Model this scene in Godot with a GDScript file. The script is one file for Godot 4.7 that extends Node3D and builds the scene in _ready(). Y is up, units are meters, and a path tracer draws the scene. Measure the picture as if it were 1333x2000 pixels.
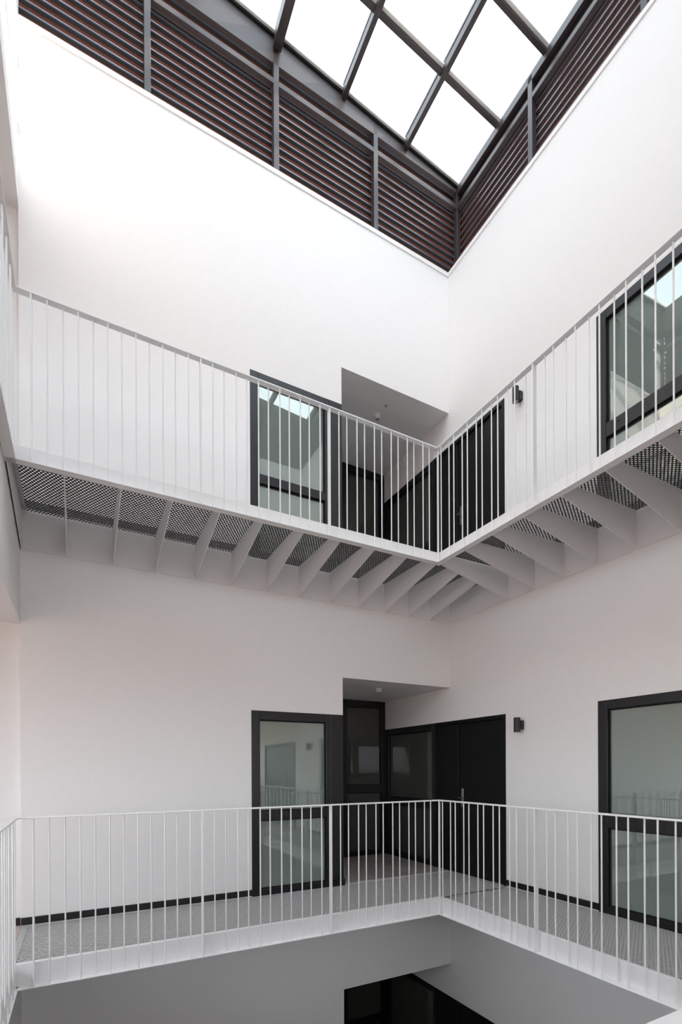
extends Node3D
# Courtyard of a white building: u runs along the north wall (x), v along the east wall (z = -v), y up.
# Lower walkway at y 0, upper walkway at y 3.88, basement floor at y -3.9.

const CORNER_LEFT := -5.116      # face of the gallery beams
const RECESS_LEFT := -1.722      # left edge of the entrance recess
const RECESS_BACK := 1.67
const RECESS_TOP := 2.605
const WALL_TOP := 8.46
const SOUTH := -8.6              # outer wall of the south gallery
const VOID_SOUTH := -5.12        # face of the south gallery beams
const RAIL_LINE := 1.10          # railing centre line, metres in front of the walls
const GALLERY_RAIL := -5.062
const SOUTH_RAIL := -5.055
const LEVELS := [0.0, 3.88, -3.9]

var used := {}
var M := {}
var mesh_cache := {}


# ---------------------------------------------------------------- helpers
func numbered(called: String) -> String:
	if not used.has(called):
		used[called] = 0
		return called
	used[called] += 1
	return "%s_%03d" % [called, used[called]]


func P(u: float, y: float, v: float) -> Vector3:
	return Vector3(u, y, -v)


func tag(o: Node3D, label := "", category := "", group := "", kind := "") -> Node3D:
	if label: o.set_meta("label", label)
	if category: o.set_meta("category", category)
	if group: o.set_meta("group", group)
	if kind: o.set_meta("kind", kind)
	return o


func thing(called: String, label: String, category: String, at := Vector3.ZERO, group := "", kind := "") -> Node3D:
	var o := Node3D.new()
	o.name = numbered(called)
	o.position = at
	add_child(o, true)
	tag(o, label, category, group, kind)
	return o


func surf() -> SurfaceTool:
	var st := SurfaceTool.new()
	st.begin(Mesh.PRIMITIVE_TRIANGLES)
	return st


func put(called: String, st: SurfaceTool, mat: Material, parent: Node3D = null) -> MeshInstance3D:
	return put_mesh(called, st.commit(), mat, parent)


func put_mesh(called: String, mesh: Mesh, mat: Material, parent: Node3D = null) -> MeshInstance3D:
	var o := MeshInstance3D.new()
	o.name = numbered(called) if parent == null else called
	o.mesh = mesh
	o.material_override = mat
	if parent == null:
		add_child(o, true)
	else:
		# parts are written in place coordinates; the thing's own base is taken off here
		o.position = -parent.position if parent.get_parent() == self else Vector3.ZERO
		parent.add_child(o, true)
	return o


func face(st: SurfaceTool, pts: Array, outward: Vector3) -> void:
	var n: Vector3 = (pts[1] - pts[0]).cross(pts[2] - pts[0])
	if n.length() < 1e-12:
		return
	var p := pts
	if n.dot(outward) > 0.0:      # Godot wants clockwise fronts
		p = pts.duplicate()
		p.reverse()
	n = (p[2] - p[0]).cross(p[1] - p[0]).normalized()
	for k in range(1, p.size() - 1):
		for q in [p[0], p[k], p[k + 1]]:
			st.set_normal(n)
			st.add_vertex(q)


# box between two corners given as u, y, v ranges, edges chamfered by bev
func bx(st: SurfaceTool, u0: float, u1: float, y0: float, y1: float, v0: float, v1: float, bev := 0.0) -> void:
	var lo := Vector3(minf(u0, u1), minf(y0, y1), minf(-v0, -v1))
	var hi := Vector3(maxf(u0, u1), maxf(y0, y1), maxf(-v0, -v1))
	var c := (lo + hi) / 2.0
	var h := (hi - lo) / 2.0
	var b := minf(bev, minf(h.x, minf(h.y, h.z)) * 0.9)
	for axis in 3:
		var i := (axis + 1) % 3
		var j := (axis + 2) % 3
		for s in [-1.0, 1.0]:
			var pts := []
			for q in [[-1, -1], [1, -1], [1, 1], [-1, 1]]:
				var p := Vector3.ZERO
				p[axis] = s * h[axis]
				p[i] = q[0] * (h[i] - b)
				p[j] = q[1] * (h[j] - b)
				pts.append(c + p)
			var n := Vector3.ZERO
			n[axis] = s
			face(st, pts, n)
	if b <= 0.0:
		return
	for axis in 3:
		var i := (axis + 1) % 3
		var j := (axis + 2) % 3
		for si in [-1.0, 1.0]:
			for sj in [-1.0, 1.0]:
				var pts := []
				for q in [[-1, 0], [1, 0], [1, 1], [-1, 1]]:
					var p := Vector3.ZERO
					p[axis] = q[0] * (h[axis] - b)
					p[i] = si * (h[i] if q[1] == 0 else h[i] - b)
					p[j] = sj * (h[j] - b if q[1] == 0 else h[j])
					pts.append(c + p)
				var n := Vector3.ZERO
				n[i] = si
				n[j] = sj
				face(st, pts, n)
	for sx in [-1.0, 1.0]:
		for sy in [-1.0, 1.0]:
			for sz in [-1.0, 1.0]:
				face(st, [c + Vector3(sx * h.x, sy * (h.y - b), sz * (h.z - b)), c + Vector3(sx * (h.x - b), sy * h.y, sz * (h.z - b)), c + Vector3(sx * (h.x - b), sy * (h.y - b), sz * h.z)], Vector3(sx, sy, sz))


func box(called: String, mat: Material, parent: Node3D, u0: float, u1: float, y0: float, y1: float, v0: float, v1: float, bev := 0.0) -> MeshInstance3D:
	var st := surf()
	bx(st, u0, u1, y0, y1, v0, v1, bev)
	return put(called, st, mat, parent)


func tube(st: SurfaceTool, a: Vector3, b: Vector3, ra: float, rb: float, n := 12, caps := true) -> void:
	var d := (b - a).normalized()
	var x := d.cross(Vector3.RIGHT if absf(d.x) < 0.9 else Vector3.UP).normalized()
	var z := d.cross(x)
	for k in n:
		var t0 := TAU * k / n
		var t1 := TAU * (k + 1) / n
		var e0 := x * cos(t0) + z * sin(t0)
		var e1 := x * cos(t1) + z * sin(t1)
		var q := [[a + e0 * ra, e0], [a + e1 * ra, e1], [b + e1 * rb, e1], [b + e0 * rb, e0]]
		var order := [0, 1, 2, 0, 2, 3]
		var gn: Vector3 = (q[1][0] - q[0][0]).cross(q[2][0] - q[0][0])
		if gn.dot(e0) > 0.0:
			order = [0, 2, 1, 0, 3, 2]
		for m in order:
			st.set_normal(q[m][1])
			st.add_vertex(q[m][0])
		if caps:
			face(st, [a, a + e0 * ra, a + e1 * ra], -d)
			face(st, [b, b + e0 * rb, b + e1 * rb], d)


# a profile of points (across, y) swept straight between two places; side is the direction that "across" points in
func sweep(st: SurfaceTool, profile: Array, a: Vector3, b: Vector3, side: Vector3) -> void:
	var mid := Vector2.ZERO
	for p in profile:
		mid += p / profile.size()
	for k in profile.size():
		var p: Vector2 = profile[k]
		var q: Vector2 = profile[(k + 1) % profile.size()]
		var e := q - p
		var o := Vector2(e.y, -e.x)
		if signed_area(profile) < 0.0:
			o = -o
		face(st, [a + side * p.x + Vector3.UP * p.y, a + side * q.x + Vector3.UP * q.y, b + side * q.x + Vector3.UP * q.y, b + side * p.x + Vector3.UP * p.y], side * o.x + Vector3.UP * o.y)
	var packed := PackedVector2Array(profile)
	var tri := Geometry2D.triangulate_polygon(packed)
	for k in range(0, tri.size(), 3):
		for end in [[a, a - b], [b, b - a]]:
			var pts := []
			for m in 3:
				var w: Vector2 = profile[tri[k + m]]
				pts.append(end[0] + side * w.x + Vector3.UP * w.y)
			face(st, pts, end[1])


func signed_area(profile: Array) -> float:
	var s := 0.0
	for k in profile.size():
		var p: Vector2 = profile[k]
		var q: Vector2 = profile[(k + 1) % profile.size()]
		s += p.x * q.y - q.x * p.y
	return s


# ---------------------------------------------------------------- materials
func mat(color: Color, rough: float, metal := 0.0, spec := 0.5) -> StandardMaterial3D:
	var m := StandardMaterial3D.new()
	m.albedo_color = color
	m.roughness = rough
	m.metallic = metal
	m.metallic_specular = spec
	return m


func noise_tex(freq: float, octaves: int, sd: int, low: Color, high: Color, side := 512) -> NoiseTexture2D:
	var n := FastNoiseLite.new()
	n.seed = sd
	n.frequency = freq
	n.fractal_octaves = octaves
	var t := NoiseTexture2D.new()
	t.width = side
	t.height = side
	t.seamless = true
	t.noise = n
	var g := Gradient.new()
	g.set_color(0, low)
	g.set_color(1, high)
	t.color_ramp = g
	return t


func bump_tex(freq: float, sd: int, strength: float) -> NoiseTexture2D:
	var n := FastNoiseLite.new()
	n.seed = sd
	n.frequency = freq
	n.fractal_octaves = 3
	var t := NoiseTexture2D.new()
	t.width = 512
	t.height = 512
	t.seamless = true
	t.noise = n
	t.as_normal_map = true
	t.bump_strength = strength
	return t


func triplanar(m: StandardMaterial3D, scale: float) -> StandardMaterial3D:
	m.uv1_triplanar = true
	m.uv1_world_triplanar = true
	m.uv1_scale = Vector3.ONE * scale
	return m


func materials() -> void:
	var w := mat(Color.WHITE, 0.85, 0.0, 0.35)
	w.albedo_texture = noise_tex(0.02, 3, 3, Color(0.929, 0.915, 0.906), Color(0.936, 0.922, 0.913))
	w.normal_enabled = true
	w.normal_texture = bump_tex(0.12, 8, 2.0)
	w.normal_scale = 0.02
	M.wall = triplanar(w, 0.9)
	var c := mat(Color.WHITE, 0.9, 0.0, 0.35)
	c.albedo_texture = noise_tex(0.03, 3, 5, Color(0.90, 0.895, 0.89), Color(0.915, 0.91, 0.905))
	M.ceiling = triplanar(c, 0.8)
	M.steel = mat(Color(0.955, 0.945, 0.94), 0.42, 0.0, 0.5)
	M.joist = mat(Color(0.90, 0.888, 0.884), 0.5, 0.0, 0.5)
	var gr := mat(Color.WHITE, 0.6, 0.0, 0.45)
	gr.albedo_texture = noise_tex(0.04, 4, 11, Color(0.69, 0.68, 0.675), Color(0.75, 0.74, 0.735))
	M.grating = triplanar(gr, 1.3)
	M.grating_shaded_under = mat(Color(0.27, 0.26, 0.26), 0.7)  # plate underside darkened: shade put into the colour of the downward face
	M.black = mat(Color(0.068, 0.06, 0.068), 0.36, 0.0, 0.5)
	M.door = mat(Color(0.055, 0.05, 0.052), 0.5, 0.0, 0.4)
	M.gasket = mat(Color(0.03, 0.03, 0.032), 0.7)
	M.frame = mat(Color(0.215, 0.185, 0.19), 0.5, 0.0, 0.5)
	M.blade = mat(Color(0.12, 0.095, 0.095), 0.5, 0.0, 0.5)
	M.nosing = mat(Color(0.34, 0.35, 0.39), 0.35, 0.3, 0.5)
	var t := mat(Color.WHITE, 0.7, 0.0, 0.4)
	t.albedo_texture = noise_tex(0.03, 4, 21, Color(0.43, 0.20, 0.125), Color(0.53, 0.255, 0.16))
	M.timber = triplanar(t, 2.0)
	M.bright_edge = mat(Color(0.93, 0.93, 0.91), 0.5, 0.0)  # whitened to stand in for light coming through the glass edges
	var g := mat(Color(0.52, 0.56, 0.53), 0.0, 0.3, 0.72)
	g.clearcoat_enabled = true
	g.clearcoat = 1.0
	g.clearcoat_roughness = 0.0
	M.pane = g
	var d := mat(Color(0.27, 0.275, 0.255), 0.0, 0.0, 0.6)
	M.dark_pane = d
	var sk := mat(Color(0.93, 0.97, 0.98, 0.04), 0.03, 0.0, 0.5)
	sk.transparency = BaseMaterial3D.TRANSPARENCY_ALPHA
	M.glass = sk
	M.chrome = mat(Color(0.62, 0.60, 0.58), 0.25, 0.9)
	M.lamp = mat(Color(0.17, 0.17, 0.18), 0.5, 0.2)
	M.plastic = mat(Color(0.86, 0.85, 0.84), 0.45)
	M.plastic_grey = mat(Color(0.62, 0.61, 0.61), 0.6)
	for k in 3:
		var tl := mat(Color.WHITE, 0.45, 0.0, 0.5)
		var s := 0.60 + 0.025 * k
		tl.albedo_texture = noise_tex(0.05, 4, 31 + k, Color(s, s * 0.945, s * 0.92), Color(s + 0.05, (s + 0.05) * 0.95, (s + 0.05) * 0.925), 256)
		M["tile%d" % k] = triplanar(tl, 1.4)
	M.grout = mat(Color(0.72, 0.69, 0.67), 0.9)
	var fl := mat(Color.WHITE, 0.6, 0.0, 0.5)
	fl.albedo_texture = noise_tex(0.02, 4, 41, Color(0.58, 0.50, 0.47), Color(0.66, 0.575, 0.545))
	M.concrete = triplanar(fl, 0.5)
	var so := mat(Color.WHITE, 0.6, 0.0, 0.5)
	so.albedo_texture = noise_tex(0.02, 4, 43, Color(0.72, 0.655, 0.625), Color(0.78, 0.715, 0.685))
	M.stone = triplanar(so, 0.5)


# ---------------------------------------------------------------- setting
func structure(called: String, m: Material, boxes: Array, label := "", category := "") -> MeshInstance3D:
	var st := surf()
	for b in boxes:
		bx(st, b[0], b[1], b[2], b[3], b[4], b[5], b[6] if b.size() > 6 else 0.0)
	var o := put(called, st, m)
	tag(o, label, category, "", "structure")
	return o


func room() -> void:
	var hd := 2.135
	# north wall: left of the window, over the window, over the recess, behind the window
	var n := []
	n.append([CORNER_LEFT, RECESS_LEFT, -3.9, 0.0, 0.0, 0.35])
	n.append([RECESS_LEFT, 0.0, -3.9 + RECESS_TOP, 0.0, 0.0, 0.35])
	for k in 2:
		var y: float = LEVELS[k]
		var top: float = 3.88 if k == 0 else WALL_TOP
		n.append([CORNER_LEFT, -2.905, y, top, 0.0, 0.35])
		n.append([-2.905, RECESS_LEFT, y + hd, top, 0.0, 0.35])
		n.append([-2.905, RECESS_LEFT, y, y + hd, 0.1, 0.35])
		n.append([RECESS_LEFT, 0.0, y + RECESS_TOP, top, 0.0, 0.35])
	structure("wall_north", M.wall, n, "tall white plastered wall facing the camera on the left, above and below the walkways", "wall")
	# gallery end of the north wall, set a little further back
	structure("wall_gallery_end", M.wall, [[-8.0, CORNER_LEFT, -3.9, WALL_TOP + 2.0, 0.05, 0.35]], "white wall end of the side gallery at the far left edge", "wall")
	# walls of the entrance recesses
	var r := []
	for y in LEVELS:
		r.append([RECESS_LEFT - 0.12, RECESS_LEFT, y, y + RECESS_TOP, 0.1, RECESS_BACK])
		r.append([RECESS_LEFT - 0.12, -0.83, y, y + RECESS_TOP, RECESS_BACK, RECESS_BACK + 0.2])
		r.append([-0.83, 0.0, y, y + RECESS_TOP, RECESS_BACK + 0.08, RECESS_BACK + 0.2])
	structure("wall_recess", M.wall, r, "white side and back walls inside the entrance recesses beside the corner", "wall")
	var c := []
	for y in LEVELS:
		c.append([RECESS_LEFT - 0.12, 0.0, y + RECESS_TOP, y + RECESS_TOP + 0.25, 0.35, RECESS_BACK + 0.2])
	structure("ceiling_recess", M.ceiling, c, "flat white ceilings of the entrance recesses", "ceiling")
	# east wall with its doors and windows
	var e := [[0.0, 0.35, 6.02, WALL_TOP, SOUTH, RECESS_BACK + 0.2], [0.0, 0.35, -3.9 + 2.13, 0.0, -8.6, RECESS_BACK + 0.2], [0.0, 0.35, -3.9, -1.77, SOUTH, -1.03], [0.09, 0.35, -3.9, -1.77, -1.03, RECESS_BACK + 0.2]]
	for k in 2:
		var y: float = LEVELS[k]
		var top := 3.88 if k == 0 else 6.02
		if k == 0:
			e.append([0.0, 0.35, 2.13, top, SOUTH, RECESS_BACK + 0.2])
		var h := 2.13 if k == 0 else 6.02
		e.append([0.0, 0.35, y, h, -2.25, -1.03])
		e.append([0.0, 0.35, y, h, -5.58, -4.2])
		e.append([0.0, 0.35, y, h, SOUTH, -7.8])
		e.append([0.09, 0.35, y, h, -4.2, -2.25])
		e.append([0.09, 0.35, y, h, -7.8, -5.58])
		e.append([0.09, 0.35, y, h, -1.03, RECESS_BACK + 0.2])
	structure("wall_east", M.wall, e, "tall white plastered wall on the right, behind the right-hand walkways", "wall")
	structure("trim_coping_north", M.wall, [[CORNER_LEFT, 0.35, 8.405, WALL_TOP + 0.004, -0.012, 0.36, 0.004]], "thin white coping along the top of the left wall", "coping")
	structure("trim_coping_east", M.wall, [[-0.012, 0.36, 8.405, WALL_TOP + 0.004, VOID_SOUTH, -0.012, 0.004]], "thin white coping along the top of the right wall", "coping")
	# gallery on the left: deep beams, slabs, back wall
	structure("wall_west", M.wall, [
		[-5.42, CORNER_LEFT, -1.05, -0.02, SOUTH, 0.05], [-5.42, CORNER_LEFT, 2.83, 3.86, SOUTH, 0.05], [-5.42, CORNER_LEFT, 6.71, WALL_TOP, SOUTH, 0.05]],
		"white downstand beams along the open side gallery at the left edge", "beam")
	structure("wall_void_south", M.wall, [[CORNER_LEFT, 0.0, -1.05, -0.02, -5.40, VOID_SOUTH], [CORNER_LEFT, 0.0, 2.83, 3.86, -5.40, VOID_SOUTH], [CORNER_LEFT, 0.0, 6.71, WALL_TOP, -5.40, VOID_SOUTH]],
		"white downstand beams along the gallery that the camera stands in", "beam")
	var gb := [[-8.3, -8.0, -3.9, 1.05, SOUTH, 0.35], [-8.3, -8.0, 2.7, 5.15, SOUTH, 0.35], [-8.3, -8.0, 6.1, WALL_TOP, SOUTH, 0.35]]  # bays added in this unseen wall so daylight brightens the lower levels
	for p in [-8.6, -5.7, -2.8, 0.05]:
		gb.append([-8.3, -8.0, 1.05, 2.7, p, p + 0.3])
		gb.append([-8.3, -8.0, 5.15, 6.1, p, p + 0.3])
	structure("wall_gallery_back", M.wall, gb, "white outer wall of the side gallery with open bays above a parapet, added outside the frame to let in daylight", "wall")
	structure("floor_gallery", M.stone, [[-8.0, -5.42, -0.3, 0.015, SOUTH, 0.05], [-8.0, -5.42, 3.58, 3.87, SOUTH, 0.05],
		[-5.42, 0.0, -0.3, 0.015, SOUTH, -5.40], [-5.42, 0.0, 3.58, 3.87, SOUTH, -5.40], [CORNER_LEFT, 0.0, -0.02, 0.015, -5.40, VOID_SOUTH], [CORNER_LEFT, 0.0, 3.86, 3.875, -5.40, VOID_SOUTH], [CORNER_LEFT - 0.3, CORNER_LEFT, -0.02, 0.015, SOUTH, 0.05], [CORNER_LEFT - 0.3, CORNER_LEFT, 3.86, 3.875, SOUTH, 0.05]], "pale floor slabs of the galleries on the left and behind the camera", "floor")
	structure("ceiling_gallery", M.ceiling, [[-8.3, -5.42, WALL_TOP - 0.3, WALL_TOP, SOUTH, 0.35], [-5.42, 0.0, WALL_TOP - 0.3, WALL_TOP, SOUTH, -5.40]], "white roof slab over the galleries", "ceiling")
	structure("wall_south", M.wall, [  # gaps between these pieces are added openings that let daylight in
		[-8.3, 0.35, -3.9, 1.3, SOUTH - 0.35, SOUTH], [-8.3, 0.35, 2.4, 5.15, SOUTH - 0.35, SOUTH], [-8.3, 0.35, 6.1, WALL_TOP, SOUTH - 0.35, SOUTH],
		[-8.3, -7.9, 1.3, 6.35, SOUTH - 0.35, SOUTH], [-0.1, 0.35, 1.3, 6.35, SOUTH - 0.35, SOUTH], [-5.4, -5.1, 1.3, 6.35, SOUTH - 0.35, SOUTH], [-2.7, -2.5, 1.3, 6.35, SOUTH - 0.35, SOUTH]], "white wall behind the camera with open bays added to let in daylight", "wall")
	structure("floor", M.concrete, [[-8.3, 0.35, -4.2, -3.9, SOUTH - 0.35, RECESS_BACK + 0.2]], "grey concrete floor at the bottom of the courtyard", "floor")
	# skirting
	for k in 2:
		var y: float = LEVELS[k] + 0.025
		structure("baseboard_north", M.black, [[CORNER_LEFT, -2.905, y, y + 0.068, -0.014, 0.0, 0.002]], "black skirting strip at the foot of the left wall on the %s walkway" % ["lower", "upper"][k], "skirting")
		structure("baseboard_gallery", M.black, [[-8.0, CORNER_LEFT - 0.01, y - 0.01, y + 0.062, 0.036, 0.05, 0.002]], "short black skirting in the side gallery on the %s level" % ["lower", "upper"][k], "skirting")
		structure("baseboard_east", M.black, [[-0.014, 0.0, y, y + 0.068, -2.25, -1.03, 0.002], [-0.014, 0.0, y, y + 0.068, -5.58, -4.2, 0.002]], "black skirting strip at the foot of the right wall on the %s walkway" % ["lower", "upper"][k], "skirting")


# recess floor of separate tiles
func recess_floor(y: float, which: String) -> void:
	var rng := RandomNumberGenerator.new()
	rng.seed = 77 + int(y)
	var root := thing("floor_recess", "pinkish grey tiled floor of the entrance recess on the %s level" % which, "floor", P(-0.86, y, 0.9), "", "structure")
	box("screed", M.grout, root, RECESS_LEFT, 0.0, y - 0.2, y + 0.010, 0.06, RECESS_BACK)
	var us := [RECESS_LEFT, -1.19, -0.595, 0.0]
	var vs := [0.065, 0.62, 1.22, RECESS_BACK]
	for i in 3:
		for j in 3:
			box("tile", M["tile%d" % rng.randi_range(0, 2)], root, us[i] + 0.002, us[i + 1] - 0.002, y + 0.004, y + 0.0165 + rng.randf() * 0.0006, vs[j] + 0.002, vs[j + 1] - 0.002, 0.001)


# ---------------------------------------------------------------- joinery
# along = "u" (north wall, face at v = base) or "v" (east wall, face at u = base); deep goes into the wall
func bar(called: String, m: Material, root: Node3D, along: String, base: float, a0: float, a1: float, y0: float, y1: float, d0: float, d1: float, bev := 0.003) -> MeshInstance3D:
	if along == "u":
		return box(called, m, root, a0, a1, y0, y1, base + d0, base + d1, bev)
	return box(called, m, root, base + d0, base + d1, y0, y1, a0, a1, bev)


func glazed_frame(root: Node3D, along: String, base: float, a0: float, a1: float, y0: float, y1: float, s0: float, s1: float, top: float, bottom: float, t0: float, t1: float, glass: Material) -> void:
	bar("stile", M.black, root, along, base, a0, a0 + s0, y0, y1, -0.006, 0.075)
	bar("stile", M.black, root, along, base, a1 - s1, a1, y0, y1, -0.006, 0.075)
	bar("head_rail", M.black, root, along, base, a0 + s0, a1 - s1, y1 - top, y1, -0.005, 0.075)
	bar("sill_rail", M.black, root, along, base, a0 + s0, a1 - s1, y0, y0 + bottom, -0.005, 0.075)
	bar("transom", M.black, root, along, base, a0 + s0, a1 - s1, t0, t1, -0.004, 0.075)
	var gk := 0.012
	for r in [[y0 + bottom, t0], [t1, y1 - top]]:
		var p := bar("pane", glass, root, along, base, a0 + s0 + gk, a1 - s1 - gk, r[0] + gk, r[1] - gk, 0.034, 0.052, 0.001)
		var st := surf()
		var i0 := a0 + s0
		var i1 := a1 - s1
		for q in [[i0, i0 + gk, r[0], r[1]], [i1 - gk, i1, r[0], r[1]], [i0 + gk, i1 - gk, r[0], r[0] + gk], [i0 + gk, i1 - gk, r[1] - gk, r[1]]]:
			if along == "u":
				bx(st, q[0], q[1], q[2], q[3], base + 0.026, base + 0.06)
			else:
				bx(st, base + 0.026, base + 0.06, q[2], q[3], q[0], q[1])
		var gasket := put("gasket", st, M.gasket, p)
		gasket.position = Vector3.ZERO


func windows() -> void:
	for k in 2:
		var y: float = LEVELS[k]
		var which: String = ["lower", "upper"][k]
		# north wall window with the broad post beside the recess
		var w := thing("window_%d" % (1 + k), "black framed frosted window with a wide post beside the %s entrance recess" % which, "window", P(-2.3, y, 0.0), "", "structure")
		glazed_frame(w, "u", 0.0, -2.905, -1.90, y + 0.008, y + 2.135, 0.1, 0.057, 0.103, 0.075, y + 0.872, y + 0.977, M.pane)
		bar("post", M.black, w, "u", 0.0, -1.899, RECESS_LEFT, y + 0.008, y + 2.135, -0.008, 0.12)
		bar("post_foot", M.black, w, "u", 0.0, -1.899, RECESS_LEFT + 0.016, y + 0.008, y + 0.09, -0.02, 0.12)
		for q in [-2.72, -2.02]:
			var st := surf()
			bx(st, q - 0.02, q + 0.02, y + 0.925, y + 0.933, -0.007, 0.0, 0.001)
			put("drain_cap", st, M.gasket, w)
		# east wall window
		var e := thing("window_%d" % (3 + k), "broad black framed frosted window on the right wall beside the %s walkway" % which, "window", P(0, y, -3.2), "", "structure")
		glazed_frame(e, "v", 0.0, -4.2, -2.25, y + 0.008, y + 2.135, 0.1, 0.1, 0.092, 0.075, y + 0.862, y + 1.0, M.pane)
		for q in [-2.47, -3.98]:
			box("drain_cap", M.gasket, e, -0.007, 0.0, y + 0.945, y + 0.953, q - 0.03, q + 0.03, 0.001)
	for k in 3:
		var y: float = LEVELS[k]
		var which: String = ["lower", "upper", "lowest"][k]
		# tall glazed panel at the back of the recess
		var b := thing("window_%d" % (5 + k), "tall narrow black framed glazed panel at the back of the %s entrance recess" % which, "window", P(-0.4, y, RECESS_BACK), "", "structure")
		glazed_frame(b, "u", RECESS_BACK, -0.83, -0.002, y + 0.008, y + RECESS_TOP - 0.003, 0.085, 0.085, 0.11, 0.08, y + 1.066, y + 1.19, M.dark_pane)
		# entrance door with sidelight on the east wall
		var d := thing("door_%d" % (1 + k), "black entrance door with a dark glazed sidelight in the %s corner recess" % which, "door", P(0, y, 0.3), "", "structure")
		glazed_frame(d, "v", 0.0, 0.36, RECESS_BACK, y + 0.008, y + 2.13, 0.045, 0.105, 0.1, 0.085, y + 0.87, y + 0.99, M.dark_pane)
		door_leaf(d, y, -1.03, 0.36)
	for k in 2:
		var y: float = LEVELS[k]
		var d := thing("door_%d" % (4 + k), "black double door on the right wall, seen only as a reflection on the %s level" % ["lower", "upper"][k], "door", P(0, y, -6.7), "", "structure")
		door_leaf(d, y, -7.8, -5.58)


func door_leaf(d: Node3D, y: float, v0: float, v1: float) -> void:
	var h := y + 2.13
	var seam := v0 + 0.86
	box("jamb", M.door, d, -0.008, 0.08, y + 0.008, h, v0, v0 + 0.045, 0.003)
	box("jamb", M.door, d, -0.008, 0.08, y + 0.008, h, v1 - 0.045, v1, 0.003)
	box("door_head", M.door, d, -0.008, 0.08, h - 0.05, h, v0 + 0.045, v1 - 0.045, 0.003)
	var leaf := box("door_leaf", M.door, d, 0.018, 0.07, y + 0.018, h - 0.054, v0 + 0.049, seam - 0.003, 0.003)
	box("fixed_panel", M.door, d, 0.004, 0.07, y + 0.018, h - 0.054, seam + 0.003, v1 - 0.049, 0.003)
	# lever handle on a long plate
	var hv := seam - 0.06
	var st := surf()
	bx(st, 0.008, 0.018, y + 0.93, y + 1.19, hv - 0.022, hv + 0.022, 0.004)
	var plate := put("handle_plate", st, M.chrome, leaf)
	plate.position = Vector3.ZERO
	var s2 := surf()
	tube(s2, P(0.01, y + 1.06, hv), P(-0.045, y + 1.06, hv), 0.009, 0.009, 12)
	tube(s2, P(-0.045, y + 1.06, hv + 0.009), P(-0.045, y + 1.06, hv - 0.12), 0.0085, 0.0085, 12)
	put("handle", s2, M.chrome, leaf).position = Vector3.ZERO
	var s3 := surf()
	tube(s3, P(0.01, y + 0.965, hv), P(-0.004, y + 0.965, hv), 0.012, 0.011, 14)
	put("lock_cylinder", s3, M.chrome, leaf).position = Vector3.ZERO


# ---------------------------------------------------------------- walkways
func plate_tile(along: String) -> ArrayMesh:
	# ten by four round holes, alternate rows shifted by half a pitch; pitch 30 mm along, rows 26 mm
	if mesh_cache.has(along):
		return mesh_cache[along]
	var st := surf()
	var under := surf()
	var n := 12
	var pa := 0.03
	var pb := 0.026
	var r := 0.0085
	for row in 4:
		for col in 10:
			var ca := (col + 0.5 + (0.5 if row % 2 else 0.0)) * pa
			var cb := (row + 0.5) * pb
			for k in n:
				var t0 := TAU * (k + 0.5) / n
				var t1 := TAU * (k + 1.5) / n
				var quad := []
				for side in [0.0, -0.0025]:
					var q := []
					for t in [t0, t1]:
						var s: float = 1.0 / maxf(absf(cos(t)) / (pa / 2), absf(sin(t)) / (pb / 2))
						var inner := Vector2(ca + cos(t) * r, cb + sin(t) * r)
						var outer := Vector2(ca + cos(t) * s, cb + sin(t) * s)
						q.append([inner, outer])
					# corner of the cell between two rays
					var pts := [at_plate(along, q[0][0], side), at_plate(along, q[0][1], side)]
					var m0: Vector2 = q[0][1] - Vector2(ca, cb)
					var m1: Vector2 = q[1][1] - Vector2(ca, cb)
					var e0 := absf(absf(m0.x) - pa / 2) < 1e-6
					var e1 := absf(absf(m1.x) - pa / 2) < 1e-6
					if e0 != e1:
						pts.append(at_plate(along, Vector2(ca + signf(m0.x if e0 else m1.x) * pa / 2, cb + signf(m1.y if e0 else m0.y) * pb / 2), side))
					pts.append(at_plate(along, q[1][1], side))
					pts.append(at_plate(along, q[1][0], side))
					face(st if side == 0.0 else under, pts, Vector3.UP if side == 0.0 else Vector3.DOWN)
					quad.append(q[0][0])
					quad.append(q[1][0])
				face(st, [at_plate(along, quad[0], 0.0), at_plate(along, quad[1], 0.0), at_plate(along, quad[3], -0.0025), at_plate(along, quad[2], -0.0025)], at_plate(along, Vector2(ca, cb), 0.0) - at_plate(along, quad[0], 0.0))
	var mesh: ArrayMesh = st.commit()
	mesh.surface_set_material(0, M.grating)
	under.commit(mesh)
	mesh.surface_set_material(1, M.grating_shaded_under)
	mesh_cache[along] = mesh
	return mesh


func at_plate(along: String, p: Vector2, y: float) -> Vector3:
	return P(p.x, y, -p.y) if along == "u" else P(-p.y, y, -p.x)


func plate(root: Node3D, along: String, start: float, tiles: int, y: float) -> void:
	var mm := MultiMesh.new()
	mm.transform_format = MultiMesh.TRANSFORM_3D
	mm.mesh = plate_tile(along)
	mm.instance_count = tiles * 10
	var i := 0
	for k in tiles:
		for j in 10:
			var o := P(start + k * 0.3, y, -0.006 - j * 0.104) if along == "u" else P(-0.006 - j * 0.104, y, start - k * 0.3)
			mm.set_instance_transform(i, Transform3D(Basis(), o - root.position))
			i += 1
	var inst := MultiMeshInstance3D.new()
	inst.name = "perforated_plate"
	inst.multimesh = mm
	tag(inst, "", "", "", "stuff")
	root.add_child(inst, true)


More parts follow.
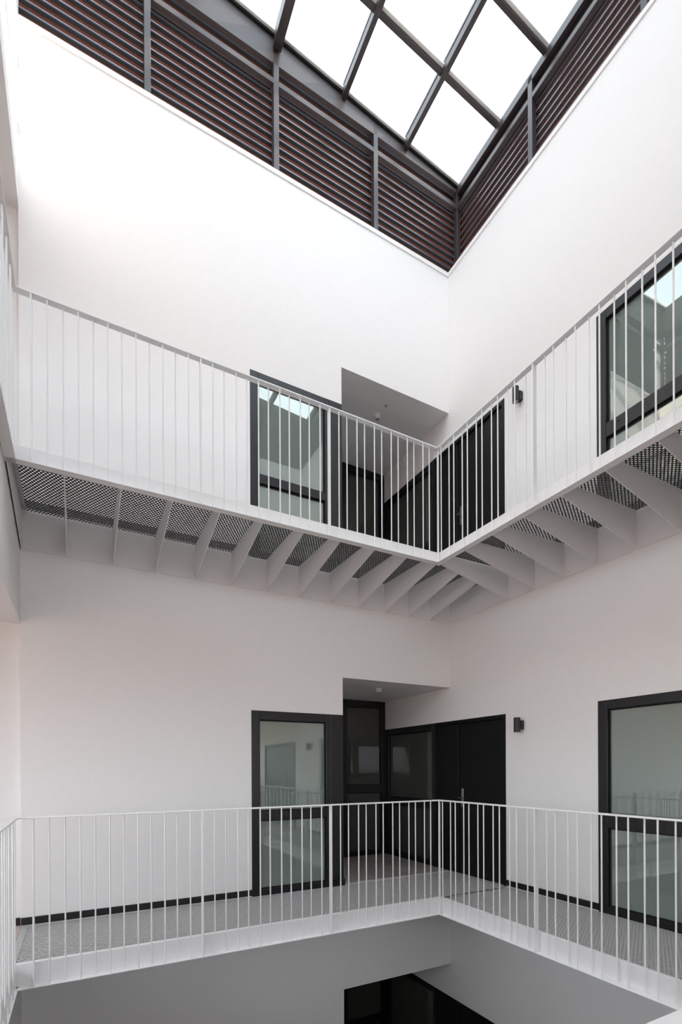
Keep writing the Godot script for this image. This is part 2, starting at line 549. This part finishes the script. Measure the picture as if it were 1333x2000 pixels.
# one tapering joist: deep at the wall, shallow at the edge
func joist(root: Node3D, along: String, at: float, y: float) -> void:
	var prof := [Vector2(0.006, y - 0.006), Vector2(0.006, y - 0.366), Vector2(1.052, y - 0.137), Vector2(1.052, y - 0.006)]
	var st := surf()
	if along == "u":
		sweep(st, prof, P(at - 0.004, 0, 0), P(at + 0.004, 0, 0), P(0, 0, -1))
	else:
		sweep(st, prof, P(0, 0, at - 0.004), P(0, 0, at + 0.004), P(-1, 0, 0))
	put("joist", st, M.joist, root)


func walkway(k: int) -> void:
	var y: float = [0.012, 3.88][k]
	var bottom: float = [-0.157, 3.743][k]
	var which: String = ["lower", "upper"][k]
	var root := thing("walkway", "white steel walkway with perforated floor wrapping the corner on the %s level" % which, "walkway", P(-1.1, y, -1.1), "steel walkways of the courtyard")
	plate(root, "u", -5.08, 17, y)
	plate(root, "v", -1.094, 13, y)
	# edge angle: upright plate and a narrow foot turned outwards, along north, east and gallery
	var i := 1.050
	var o := 1.060
	var f := 1.124
	for leg in [["u", CORNER_LEFT + 0.011, -o], ["v", -o, VOID_SOUTH + 0.006]]:
		if leg[0] == "u":
			box("edge_plate", M.steel, root, leg[1], -i, bottom + 0.008, y + 0.004, -o, -i, 0.0015)
			box("edge_foot", M.steel, root, leg[1], -f, bottom, bottom + 0.008, -f, -i, 0.0015)
			box("edge_strip", M.steel, root, leg[1], -i, y - 0.004, y + 0.005, -i, -i + 0.03, 0.001)
		else:
			box("edge_plate", M.steel, root, -o, -i, bottom + 0.008, y + 0.004, leg[2], -i, 0.0015)
			box("edge_foot", M.steel, root, -f, -i, bottom, bottom + 0.008, leg[2], -i, 0.0015)
			box("edge_strip", M.steel, root, -i, -i + 0.03, y - 0.004, y + 0.005, leg[2], -i + 0.03, 0.001)
	# the galleries on the left and behind the camera carry the same edge
	var g := CORNER_LEFT
	var q := VOID_SOUTH
	box("edge_plate", M.steel, root, g + 0.002, g + 0.011, bottom + 0.008, y + 0.004, q + 0.01, -o, 0.0015)
	box("edge_foot", M.steel, root, g + 0.002, g + 0.076, bottom, bottom + 0.008, q + 0.01, -i, 0.0015)
	box("margin_plate", M.grating, root, g + 0.002, g + 0.055, y - 0.004, y + 0.003, -i + 0.03, -0.012, 0.001)
	box("edge_plate", M.steel, root, g + 0.011, -o, bottom + 0.008, y + 0.004, q + 0.002, q + 0.011, 0.0015)
	box("edge_foot", M.steel, root, g + 0.076, -f, bottom, bottom + 0.008, q + 0.002, q + 0.09, 0.0015)
	# wall plates that carry the joists
	box("wall_plate", M.joist, root, CORNER_LEFT + 0.003, -0.003, y - 0.37, y - 0.006, -0.010, -0.001, 0.0015)
	box("wall_plate", M.joist, root, -0.010, -0.001, y - 0.37, y - 0.006, VOID_SOUTH + 0.006, -0.010, 0.0015)
	for u in [-5.1, -4.732, -4.326, -3.927, -3.521, -3.124, -2.715, -2.313, -1.905, -1.497, -1.10, -0.72, -0.361]:
		joist(root, "u", u, y)
	joist(root, "v", -1.085, y)
	for n in 10:
		joist(root, "v", -1.48 - 0.39 * n, y)


func baluster_mesh(h: float) -> Mesh:
	var key := "baluster%.3f" % h
	if not mesh_cache.has(key):
		var st := surf()
		tube(st, Vector3.ZERO, Vector3(0, h, 0), 0.0062, 0.0062, 10, false)
		mesh_cache[key] = st.commit()
	return mesh_cache[key]


func post_mesh(h: float, along: String) -> Mesh:
	var key := "post%.3f%s" % [h, along]
	if not mesh_cache.has(key):
		var st := surf()
		if along == "u":
			bx(st, -0.006, 0.006, 0, h, -0.024, 0.024, 0.0015)
		else:
			bx(st, -0.024, 0.024, 0, h, -0.006, 0.006, 0.0015)
		mesh_cache[key] = st.commit()
	return mesh_cache[key]


func balustrade(k: int) -> void:
	var bottom: float = [-0.150, 3.750][k]
	var top: float = [1.115, 5.013][k]
	var which: String = ["lower", "upper"][k]
	var c := -RAIL_LINE
	var root := thing("balustrade", "white metal balustrade of thin round bars around the %s walkway" % which, "balustrade", P(c, bottom, c), "balustrades of the courtyard walkways")
	var w := 0.029
	var t := 0.013
	box("top_rail", M.steel, root, GALLERY_RAIL - w, c + w, top - t, top, c - w, c + w, 0.003)
	box("top_rail", M.steel, root, c - w, c + w, top - t, top, SOUTH_RAIL + w, c - w, 0.003)
	box("top_rail", M.steel, root, GALLERY_RAIL - w, GALLERY_RAIL + w, top - t, top, SOUTH_RAIL + w, c - w, 0.003)
	box("top_rail", M.steel, root, GALLERY_RAIL - w, c + w, top - t, top, SOUTH_RAIL - w, SOUTH_RAIL + w, 0.003)
	var h := top - t - bottom
	var step := 0.1036
	# bars stand alternately on either side of the rail line; every twelfth is a flat post
	for n in range(1, 38):
		upright(root, -1.2115 - step * (n - 1), c, n, 1, "u", h, bottom, -1.0)
		upright(root, -1.2115 - step * (n - 1), SOUTH_RAIL, n, 1, "u", h, bottom, 1.0)
		upright(root, c, -1.170 - step * (n - 1), n, 1, "v", h, bottom, 1.0)
		upright(root, GALLERY_RAIL, -1.196 - step * (n - 1), n, 1, "v", h, bottom, 1.0)
	for q in [[c, c], [GALLERY_RAIL, c], [GALLERY_RAIL, SOUTH_RAIL], [c, SOUTH_RAIL]]:
		if not mesh_cache.has("corner%.3f" % h):
			var st := surf()
			bx(st, -0.009, 0.009, 0, h, -0.009, 0.009, 0.002)
			mesh_cache["corner%.3f" % h] = st.commit()
		var cp := put_mesh("corner_post", mesh_cache["corner%.3f" % h], M.steel, root)
		cp.position = P(q[0], bottom, q[1]) - root.position


func upright(root: Node3D, u: float, v: float, n: int, first: int, along: String, h: float, bottom: float, sign: float) -> void:
	var o: MeshInstance3D
	if n > first and (n - first) % 12 == 0:
		o = put_mesh("post", post_mesh(h, along), M.steel, root)
	else:
		o = put_mesh("baluster", baluster_mesh(h), M.steel, root)
		var side := (0.012 if n % 2 == 0 else -0.012) * sign
		if along == "u":
			v += side
		else:
			u += side
	o.position = P(u, bottom, v) - root.position


# ---------------------------------------------------------------- roof
func glass_y(u: float) -> float:
	return 9.815 + (0.17 - u) * 0.089


# one louvre: a blade falling outwards with a rolled front edge; timber edge strip below it
func slat(root: Node3D, a: Vector3, b: Vector3, out_dir: Vector3, y: float) -> void:
	var st := surf()
	sweep(st, [Vector2(0.066, y + 0.034), Vector2(0.076, y + 0.034), Vector2(0.160, y - 0.074), Vector2(0.150, y - 0.074)], a, b, out_dir)
	var s := put("slat", st, M.blade, root)
	var s2 := surf()
	sweep(s2, [Vector2(0.060, y + 0.022), Vector2(0.060, y + 0.038), Vector2(0.072, y + 0.040), Vector2(0.072, y + 0.022)], a, b, out_dir)
	put("slat_nosing", s2, M.nosing, s).position = Vector3.ZERO
	var s3 := surf()
	sweep(s3, [Vector2(0.087, y - 0.012), Vector2(0.087, y + 0.001), Vector2(0.10, y + 0.001), Vector2(0.10, y - 0.012)], a, b, out_dir)
	put("timber_edge", s3, M.timber, s).position = Vector3.ZERO


func screen(root: Node3D, along: String, base: float, stops: Array, inward: float, roof: Callable, end_post := true) -> void:
	# posts, middle rail, head beam and louvres between the posts
	var out_dir := P(0, 0, -inward) if along == "u" else P(-inward, 0, 0)
	var place := func(a: float, y: float) -> Vector3: return P(a, y, base) if along == "u" else P(base, y, a)
	for k in stops.size() - (0 if end_post else 1):
		var a: float = stops[k]
		var top: float = roof.call(a)
		var d := -inward
		bar("post", M.frame, root, along, base, a - 0.032, a + 0.032, WALL_TOP, top, 0.0, d * 0.17, 0.002)
	for k in stops.size() - 1:
		var a0: float = stops[k] + 0.032
		var a1: float = stops[k + 1] - 0.032
		var d := -inward
		bar("middle_rail", M.frame, root, along, base, a0, a1, 9.48, 9.543, 0.0, d * 0.062, 0.002)
		for n in 10:
			slat(root, place.call(a0, 0.0), place.call(a1, 0.0), out_dir, 8.515 + 0.1 * n)
		for n in 2:
			slat(root, place.call(a0, 0.0), place.call(a1, 0.0), out_dir, 9.59 + 0.1 * n)


func roof() -> void:
	var na := thing("louvre_screen", "dark louvred screen with posts standing on top of the left wall", "louvre screen", P(-2.5, WALL_TOP, 0.02), "louvred screens under the skylight")
	var stops := [-5.25, -3.983, -2.566, -1.191, 0.21]
	screen(na, "u", 0.012, stops, -1.0, func(a: float) -> float: return glass_y(a) - 0.02)
	var st := surf()
	# head beam whose top follows the slope of the glass
	sweep_head(st, -5.28, 0.20, 9.715, 0.012, 0.065)
	put("head_beam", st, M.frame, na)
	var nb := thing("louvre_screen", "dark louvred screen with reddish edges on top of the right wall", "louvre screen", P(0.17, WALL_TOP, -4), "louvred screens under the skylight")
	var sb := [-5.25, -3.98, -2.63, -1.28, 0.17]
	screen(nb, "v", 0.178, sb, -1.0, func(_a: float) -> float: return 9.775, false)
	box("head_beam", M.frame, nb, 0.178, 0.25, 9.70, 9.795, -5.40, 0.013, 0.002)
	box("sun_stop_board", M.blade, nb, 0.30, 0.33, 9.45, 9.80, -5.40, 0.2, 0.002)  # added behind the louvres to stop sun leaking under the head beam
	box("corner_sun_stop", M.blade, nb, 0.27, 0.35, WALL_TOP, 9.69, 0.20, 0.30, 0.002)  # added behind the corner post to close off a sun leak
	var nc := thing("louvre_screen", "dark louvred screen above the left gallery beams, seen only in the window glass", "louvre screen", P(-5.25, WALL_TOP, -4), "louvred screens under the skylight")
	screen(nc, "v", -5.25, [-5.25, -3.98, -2.63, -1.28, 0.06], 1.0, func(_a: float) -> float: return 10.2, false)
	box("head_beam", M.frame, nc, -5.31, -5.25, 9.72, 10.27, -5.3, 0.0, 0.002)
	var nd := thing("louvre_screen", "dark louvred screen above the beams behind the camera", "louvre screen", P(-2.5, WALL_TOP, -5.25), "louvred screens under the skylight")
	screen(nd, "u", -5.25, [-5.2, -3.98, -2.56, -1.19, 0.14], 1.0, func(a: float) -> float: return glass_y(a) - 0.02)
	st = surf()
	sweep_head(st, -5.25, 0.20, 9.715, -5.31, -5.25)
	put("head_beam", st, M.frame, nd)

	# sloping skylight
	var sk := thing("skylight", "large glazed skylight with dark sloping bars above the courtyard", "skylight", P(-2.5, 9.8, -2.6))
	var us := [-5.30, -4.40, -3.48, -2.56, -1.665, -0.72, 0.255]
	var vs := [0.02]
	var v := -0.77
	while v > -5.0:
		vs.append(v)
		v -= 0.74
	vs.append(-5.36)
	for i in range(1, us.size() - 1):
		var main: bool = i == 3
		var u: float = us[i]
		var y := glass_y(u)
		var drop := 0.17 if main else 0.095
		box("beam", M.frame, sk, u - (0.036 if main else 0.03), u + (0.036 if main else 0.03), y - drop, y - 0.003, -5.24, 0.008, 0.003)
		box("cap", M.frame, sk, u - 0.03, u + 0.03, y + 0.022, y + 0.055, -5.36, 0.02, 0.003)
		if main:
			box("beam_flange", M.frame, sk, u - 0.05, u + 0.05, y - drop - 0.008, y - drop, -5.24, 0.008, 0.002)
	for j in range(1, vs.size() - 1):
		var s2 := surf()
		sloped(s2, -5.30, 0.17, -0.062, -0.003, vs[j] - 0.022, vs[j] + 0.028)
		put("rafter", s2, M.frame, sk)
		var s3 := surf()
		sloped(s3, -5.30, 0.17, -0.03, -0.002, vs[j] - 0.058, vs[j] - 0.023)
		put("bright_glass_edge", s3, M.bright_edge, sk)  # pale strip painted as the bright edge of the glass
	var s4 := surf()
	sloped(s4, -5.30, 0.17, -0.03, -0.002, -0.038, 0.008)
	put("bright_glass_edge", s4, M.bright_edge, sk)
	var s6 := surf()
	sloped(s6, -5.30, 0.17, -0.052, -0.031, -0.014, 0.010)
	put("gasket", s6, M.gasket, sk)
	for i in us.size() - 1:
		for j in vs.size() - 1:
			var s5 := surf()
			sloped(s5, us[i] + 0.004, us[i + 1] - 0.004, 0.0, 0.02, vs[j + 1] + 0.004, vs[j] - 0.004)
			put("glass_pane", s5, M.glass, sk)
	var fl := box("eave_flashing", M.frame, sk, 0.262, 0.40, 9.70, 9.955, -5.4, 0.3, 0.004)
	fl.set_meta("label", "dark metal flashing along the lower eave")


func sweep_head(st: SurfaceTool, u0: float, u1: float, y0: float, v0: float, v1: float) -> void:
	var a := [P(u0, y0, v0), P(u1, y0, v0), P(u1, glass_y(u1) - 0.004, v0), P(u0, glass_y(u0) - 0.004, v0)]
	var b := []
	for p in a:
		b.append(Vector3(p.x, p.y, -v1))
	solid(st, a, b)


func sloped(st: SurfaceTool, u0: float, u1: float, d0: float, d1: float, v0: float, v1: float) -> void:
	var a := [P(u0, glass_y(u0) + d0, v0), P(u1, glass_y(u1) + d0, v0), P(u1, glass_y(u1) + d1, v0), P(u0, glass_y(u0) + d1, v0)]
	var b := []
	for p in a:
		b.append(Vector3(p.x, p.y, -v1))
	solid(st, a, b)


func solid(st: SurfaceTool, a: Array, b: Array) -> void:
	var mid := Vector3.ZERO
	for k in 4:
		mid += (a[k] + b[k]) / 8.0
	var sides := [a, b]
	for k in 4:
		sides.append([a[k], a[(k + 1) % 4], b[(k + 1) % 4], b[k]])
	for s in sides:
		var c: Vector3 = (s[0] + s[1] + s[2] + s[3]) / 4.0
		face(st, s, c - mid)


# ---------------------------------------------------------------- small things
func wall_lamp(y: float, v: float, label: String) -> void:
	var root := thing("wall_lamp", label, "wall lamp", P(0, y, v), "wall lamps")
	box("bracket", M.lamp, root, -0.052, 0.0, y - 0.052, y + 0.052, v - 0.03, v + 0.03, 0.003)
	var st := surf()
	tube(st, P(-0.088, y - 0.085, v), P(-0.088, y + 0.085, v), 0.037, 0.037, 32)
	put("shade", st, M.lamp, root)
	var s2 := surf()
	tube(s2, P(-0.088, y - 0.0855, v), P(-0.088, y - 0.0865, v), 0.031, 0.031, 24)
	put("lens", s2, M.plastic_grey, root)


func details() -> void:
	wall_lamp(1.972, -1.285, "dark grey cylinder wall lamp on the right wall above the lower walkway")
	wall_lamp(5.852, -1.285, "dark grey cylinder wall lamp on the right wall above the upper walkway")
	wall_lamp(1.972, -4.64, "dark wall lamp beyond the broad window, seen only as a reflection")
	var names := ["lower", "upper"]
	for k in 2:
		var y: float = LEVELS[k] + RECESS_TOP
		var d := thing("smoke_detector", "round white smoke detector on the ceiling of the %s entrance recess" % names[k], "smoke detector", P(-0.872, y, 0.5), "smoke detectors")
		var st := surf()
		tube(st, P(-0.872, y, 0.5), P(-0.872, y - 0.012, 0.5), 0.052, 0.052, 28)
		put("base", st, M.plastic, d)
		st = surf()
		tube(st, P(-0.872, y - 0.012, 0.5), P(-0.872, y - 0.058, 0.5), 0.047, 0.04, 28)
		put("body", st, M.plastic, d)
		st = surf()
		tube(st, P(-0.872, y - 0.058, 0.5), P(-0.872, y - 0.060, 0.5), 0.028, 0.026, 24)
		put("grille", st, M.plastic_grey, d)
	var y1: float = LEVELS[1] + RECESS_TOP
	var s := thing("ceiling_sensor", "small white sensor nearest the edge of the upper recess ceiling", "sensor", P(-0.879, y1, 0.27))
	var q := surf()
	tube(q, P(-0.879, y1, 0.27), P(-0.879, y1 - 0.01, 0.27), 0.034, 0.034, 24)
	put("base", q, M.plastic, s)
	q = surf()
	tube(q, P(-0.879, y1 - 0.01, 0.27), P(-0.879, y1 - 0.03, 0.27), 0.017, 0.013, 20)
	put("tip", q, M.plastic_grey, s)


func _ready() -> void:
	# camera: level, looking into the corner, lens shifted upwards, a trace of roll
	var a := 0.489
	var roll := 0.0042
	var right := P(cos(a), 0, -sin(a))
	var fwd := P(sin(a), 0, cos(a))
	var cam := Camera3D.new()
	cam.name = "camera"
	var bx_ := right * cos(roll) - Vector3.UP * sin(roll)
	var by_ := Vector3.UP * cos(roll) + right * sin(roll)
	cam.transform = Transform3D(Basis(bx_, by_, -fwd), P(-4.6368, 1.46, -5.4229))
	cam.projection = Camera3D.PROJECTION_FRUSTUM
	cam.near = 0.05
	cam.far = 200.0
	cam.size = 2000.0 / 961.943 * cam.near
	cam.frustum_offset = Vector2(0.0, 502.166 / 961.943 * cam.near)
	add_child(cam)
	cam.current = true

	var sky_m := ProceduralSkyMaterial.new()
	sky_m.sky_top_color = Color(0.91, 0.96, 1.0)
	sky_m.sky_horizon_color = Color(0.95, 0.975, 1.0)
	sky_m.ground_bottom_color = Color(0.62, 0.55, 0.52)
	sky_m.ground_horizon_color = Color(0.78, 0.72, 0.69)
	sky_m.sun_angle_max = 1.0
	var sky := Sky.new()
	sky.sky_material = sky_m
	var env := Environment.new()
	env.background_mode = Environment.BG_SKY
	env.sky = sky
	env.background_energy_multiplier = 1.0
	env.tonemap_mode = Environment.TONE_MAPPER_LINEAR
	env.tonemap_exposure = 5.75
	env.sdfgi_enabled = true
	env.ssao_enabled = true
	env.ssil_enabled = true
	var we := WorldEnvironment.new()
	we.name = "environment"
	we.environment = env
	add_child(we)

	var sun := DirectionalLight3D.new()
	sun.name = "sun"
	sun.light_color = Color(1.0, 0.96, 0.9)
	sun.light_energy = 0.7
	sun.light_angular_distance = 0.6
	sun.shadow_enabled = true
	add_child(sun)
	sun.look_at_from_position(Vector3.ZERO, P(-1.0, -0.56, 0.30), Vector3.UP)

	materials()
	room()
	windows()
	recess_floor(0.0, "lower")
	recess_floor(3.87, "upper")
	for k in 2:
		walkway(k)
		balustrade(k)
	roof()
	details()
